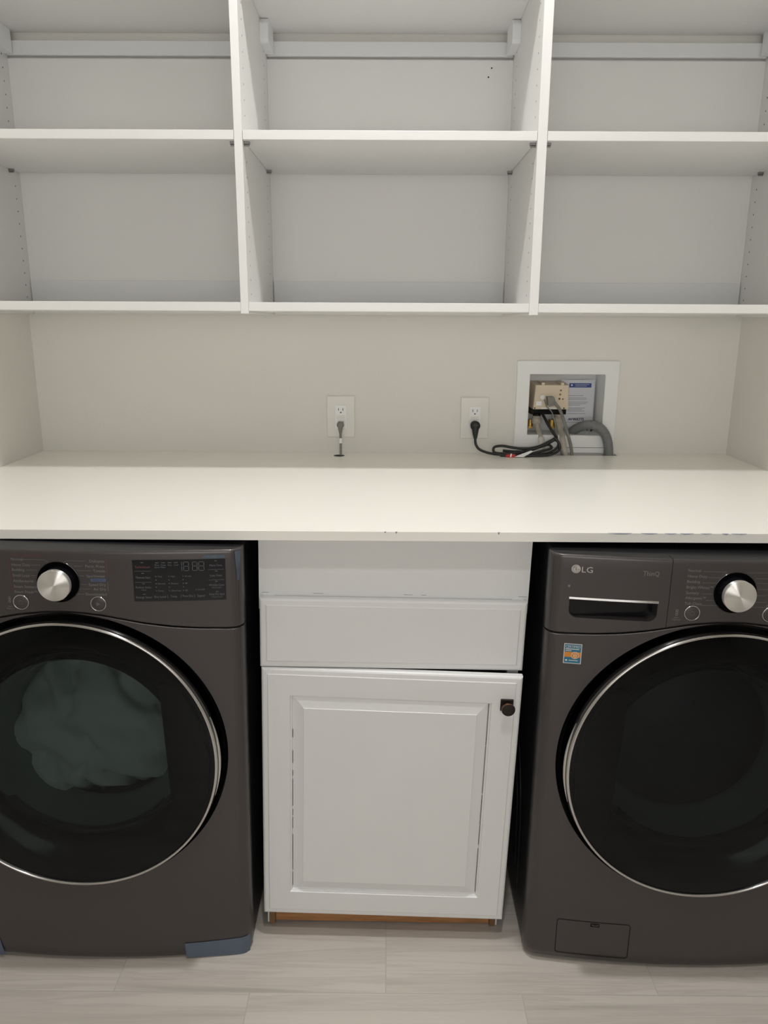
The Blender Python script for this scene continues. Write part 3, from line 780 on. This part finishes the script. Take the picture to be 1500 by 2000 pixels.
c.tube([(.42, .832, .9420), (.46, .832, .9530), (.488, .838, .960), (.480, .846, .969), (.455, .846, .962), (.42, .842, .951), (.38, .84, .9490), (.345, .838, .952)], .0040, 10, 6)
c.tube([(.505, .850, .990), (.497, .858, 1.000), (.484, .874, 1.022), (.474, .900, 1.045), (.466, .920, 1.062)], .0042, 10, 6)
G(c, 'cable', CABLEB, bk, bo)
G(MB().tube([(.352, .822, .9395), (.366, .818, .9400), (.378, .818, .9400)], .0052, 8), 'tag', RED, bk, bo)
w_ = MB(); w_.add([(.375, .812, .9385), (.402, .812, .9375), (.432, .818, .9540), (.424, .820, .9560)], [(0, 1, 2, 3)]); w_.add([(.362, .810, .938), (.366, .810, .9380), (.368, .812, .9475), (.364, .812, .9475)], [(0, 1, 2, 3)])
G(w_, 'paper_tag', WHITEPL, bk, bo)

# ------------------------------------------------------------------ washer supply box in the wall
sb = empty('supply_box', 'white recessed washer supply box framed into the back wall', 'wall box', (.5335, B, .955))
so = (.5335, B, .955)
fr = MB(); OX0, OX1, OZ0, OZ1 = .3835, .6850, .9385, 1.2125
prof = [(0, 0), (0, -.005), (.002, -.0065), (.008, -.0070)]
def ringbox(mb, o_, i_, ys):
    (a0, a1, c0, c1), (b0, b1, d0, d1) = o_, i_
    R = [[(a0, ys[0], c0), (a1, ys[0], c0), (a1, ys[0], c1), (a0, ys[0], c1)], [(a0, ys[1], c0), (a1, ys[1], c0), (a1, ys[1], c1), (a0, ys[1], c1)],
         [(b0, ys[1], d0), (b1, ys[1], d0), (b1, ys[1], d1), (b0, ys[1], d1)], [(b0, ys[0], d0), (b1, ys[0], d0), (b1, ys[0], d1), (b0, ys[0], d1)]]
    mb.loops(R, cap0=False, cap1=False, sm=False)
ringbox(fr, (OX0, OX1, .9375, OZ1), (HB[0]+.001, HB[1]-.001, HB[2]+.001, HB[3]-.001), (B, B-.007))
G(fr, 'frame', WHITEPL, sb, so).modifiers.new('bevel', 'BEVEL').width = .002
G(MB().box(OX0+.004, OX1-.004, B-.0076, B-.0071, .9548, .9562), 'frame_seam', CABLEG, sb, so)
rc = MB(); y0, y1 = B-.002, B+.095
a0, a1, c0, c1 = HB[0]+.0015, HB[1]-.0015, HB[2]+.0015, HB[3]-.0015
v = [(a0, y0, c0), (a1, y0, c0), (a1, y0, c1), (a0, y0, c1), (a0, y1, c0), (a1, y1, c0), (a1, y1, c1), (a0, y1, c1)]
rc.add(v, [(0, 1, 5, 4), (1, 2, 6, 5), (2, 3, 7, 6), (3, 0, 4, 7), (4, 5, 6, 7)]); rc.map(lambda x, y, z: (x-so[0], y-so[1], z-so[2])); rc.build('recess', WHITEPL, sb, recalc=False)
# beige leak-detector control box
co = (.491, .90, 1.069)
cb = empty('shutoff_controller', 'beige plastic shutoff control box with indicator lights in the supply box', 'control box', co)
m_ = MB(); m_.loops([[(.4385, .893, 1.069), (.5440, .893, 1.069), (.5440, .980, 1.069), (.4385, .980, 1.069)], [(.4430, .895, 1.140), (.5420, .895, 1.140), (.5420, .980, 1.147), (.4290, .980, 1.147)]], sm=False)
ho = G(m_, 'housing', BEIGE, cb, co); bvm = ho.modifiers.new('bevel', 'BEVEL'); bvm.width = .003; bvm.segments = 2
for xx in (.461, .518): G(MB().box(xx, xx+.009, .896, .975, 1.1405, 1.1475), 'mounting_clip', BEIGE, cb, co)
for nm, u, v_, r, mm in (('indicator', 1096, 762, .0028, CABLEG), ('indicator', 1095, 770, .0030, BRASS), ('indicator', 1094, 778.5, .0028, mat('dark_red', (.08, .01, .01), .4, var=.05)), ('indicator', 1101, 779, .0020, bpy.data.materials['dark_red'] if 'dark_red' in bpy.data.materials else RED), ('screw', 1046, 797, .0022, SLOT), ('screw', 1104, 797, .0022, SLOT)):
    X, Z = .4426+(u-1045.6)*.00150, 1.1384-(v_-753)*.00150
    q = MB(); q.lathe([(r, .002), (r*.95, -.001), (.0003, -.0018)], (X, .8935, Z), 'y', 14, cap1=True); G(q, nm, mm, cb, co)
q = MB().box(.4465, .4625, .8915, .8928, 1.080, 1.0925); G(q, 'label_tag', WHITEPL, cb, co)
q = MB().box(.462, .507, .8905, .8925, 1.0705, 1.0745); G(q, 'label_tag', WHITEPL, cb, co)
q = MB(); q.lathe([(.009, .001), (.009, -.004), (.006, -.006), (.0003, -.006)], (.4640, .893, 1.105), 'y', 20, cap1=True); G(q, 'socket', PLATE, cb, co)
q = MB().box(.4385, .545, .925, .975, 1.050, 1.0685); G(q, 'valve_body', BLACKM, cb, co)
for X in (.4565, .5235):
    q = MB().lathe([(.012, 1.03), (.012, 1.052)], (X, .925, 0), 'z', 20, True, True); G(q, 'valve', BLACKM, cb, co)
    q = MB().lathe([(.012, 0), (.012, .02)], (X-.015, .945, 1.012), 'z', 6, True, True); G(q, 'brass_nut', BRASS, cb, co)
    q = MB().box(X-.020, X-.006, .945, .965, 1.004, 1.026); G(q, 'brass_valve', BRASS, cb, co)
# grey plug and cord from the control box, thin sensor wire
o = (.50, .87, .937)
gp = empty('power_cord', 'flat grey plug and cord running from the control box behind the worktop', 'cord', o)
q = MB(); q.loops([[(.474, .890, 1.108), (.496, .890, 1.108), (.500, .890, 1.086), (.478, .890, 1.080)], [(.476, .872, 1.107), (.496, .872, 1.107), (.503, .872, 1.084), (.480, .872, 1.078)]], sm=False)
pg = G(q, 'plug', CABLEG, gp, o); bb = pg.modifiers.new('bevel', 'BEVEL'); bb.width = .003
G(MB().tube([(.498, .872, 1.090), (.512, .862, 1.070), (.525, .854, 1.035), (.537, .853, 1.0), (.549, .855, .965), (.558, .858, .92), (.560, .860, .88)], .0048, 10), 'cable', CABLEG, gp, o)
wr = MB().tube([(.470, .888, 1.098), (.476, .880, 1.078), (.488, .872, 1.066), (.497, .868, 1.045), (.505, .866, 1.01), (.514, .866, .975), (.525, .864, .93), (.528, .864, .88)], .0017, 8)
tag(wr.build('sensor_wire', CABLEG), 'very thin grey wire curving down from the control box', 'wire')
# hoses
def hose(name, label, nut, pts, r, m, grp='water supply hoses'):
    o = (pts[0][0], pts[0][1], .937)
    e = empty(name, label, 'hose', o, group=grp)
    q = MB(); x, y, z = nut
    q.lathe([(.0130, 0), (.0160, .002), (.0160, .014), (.0130, .016), (.0120, .024)], (x, y, z), 'z', 18, True, True)
    q.lathe([(.0105, -.012), (.0105, 0)], (x, y, z), 'z', 18, True, True)
    G(q, 'coupling', BRAID, e, o); G(MB().tube(pts, r, 14), 'tube', m, e, o)
    return e, o
e, o = hose('supply_hose', 'braided supply hose with a white sleeve on the left inside the box', (.4565, .925, 1.022), [(.4565, .925, 1.025), (.4580, .912, 1.012), (.4610, .892, .995), (.4650, .876, .978), (.4680, .868, .96), (.4700, .868, .936)], .0082, BRAID)
G(MB().tube([(.4635, .880, .985), (.4668, .872, .967), (.4685, .868, .948)], .0098, 14), 'sleeve', HOSEW, e, o)
hose('supply_hose', 'long braided supply hose running down beside the grey cord', (.5235, .925, 1.027), [(.5235, .925, 1.03), (.5245, .908, 1.012), (.5270, .885, .99), (.531, .874, .965), (.537, .868, .935), (.543, .866, .89)], .0090, BRAID)
dh = MB().tube([(.560, .945, .975), (.564, .925, .993), (.573, .900, 1.010), (.592, .878, 1.0235), (.612, .869, 1.0260), (.634, .868, 1.018), (.651, .868, 1.000), (.662, .869, .975), (.667, .870, .945), (.668, .870, .89)], .0138, 18, 14, corr=.05, pitch=.0062)
tag(dh.build('drain_hose', DRAIN), 'thick grey corrugated drain hose arching out of the supply box', 'hose')
lp = MB().tube([(.620, .955, .998), (.618, .950, 1.012), (.624, .948, 1.022), (.631, .950, 1.012), (.633, .955, .995)], .0022, 8)
tag(lp.build('cable_tie', CABLEB), 'small black looped tie behind the drain hose', 'cable tie')
# instruction card
o = (.585, .955, .995)
ic = empty('instruction_card', 'white instruction card with a blue header leaning in the supply box', 'card', o)
cx0, cx1, cz0, cz1 = -.052, .052, .012, .156
def cardmap(x, y, z): return (x-.003*(1-z/.15)+.0000, y+.01*(z/.15), z)
def K(mb, name, m, par): mb.map(cardmap); return mb.build(name, m, par, recalc=False)
cd = K(MB().box(cx0, cx1, 0, .0006, cz0, cz1), 'card', CARD, ic)
q = MB(); rect(q, -.026, .0420, .1330, .1460, -.0004); K(q, 'card_header', BLUE, cd)
q = MB(); disc(q, -.018, .1400, .0028, -.0007, 16); rect(q, -.008, .036, .1415, .1425, -.0007); rect(q, -.008, .028, .1370, .1380, -.0007); K(q, 'card_header_text', CARD, cd)
q = MB()
for z, a, b in ((.1075, -.026, .02), (.1005, -.026, .03), (.0960, -.026, .03), (.0880, -.026, .035), (.0835, -.026, .030), (.0790, -.026, .012), (.0700, -.026, .026), (.0655, -.026, .018), (.0610, -.026, .026), (.0530, -.026, .030)):
    rect(q, a, b, z, z+.0016, -.0004)
rect(q, -.030, .028, .0270, .0282, -.0004)
K(q, 'card_text', CARDTXT, cd)
q = MB()
for dx_ in (0, .0005, .0010): put_text(q, 'WATTS', -.009+dx_, .0325, .0085, 'L', .034, -.0004)
for k in range(3): line(q, [(-.022+k*.0042, .0330), (-.019+k*.0042, .0400)], .0020, -.0004)
rect(q, -.022, -.0095, .0358, .0370, -.0004)
K(q, 'card_logo', NAVY, cd)
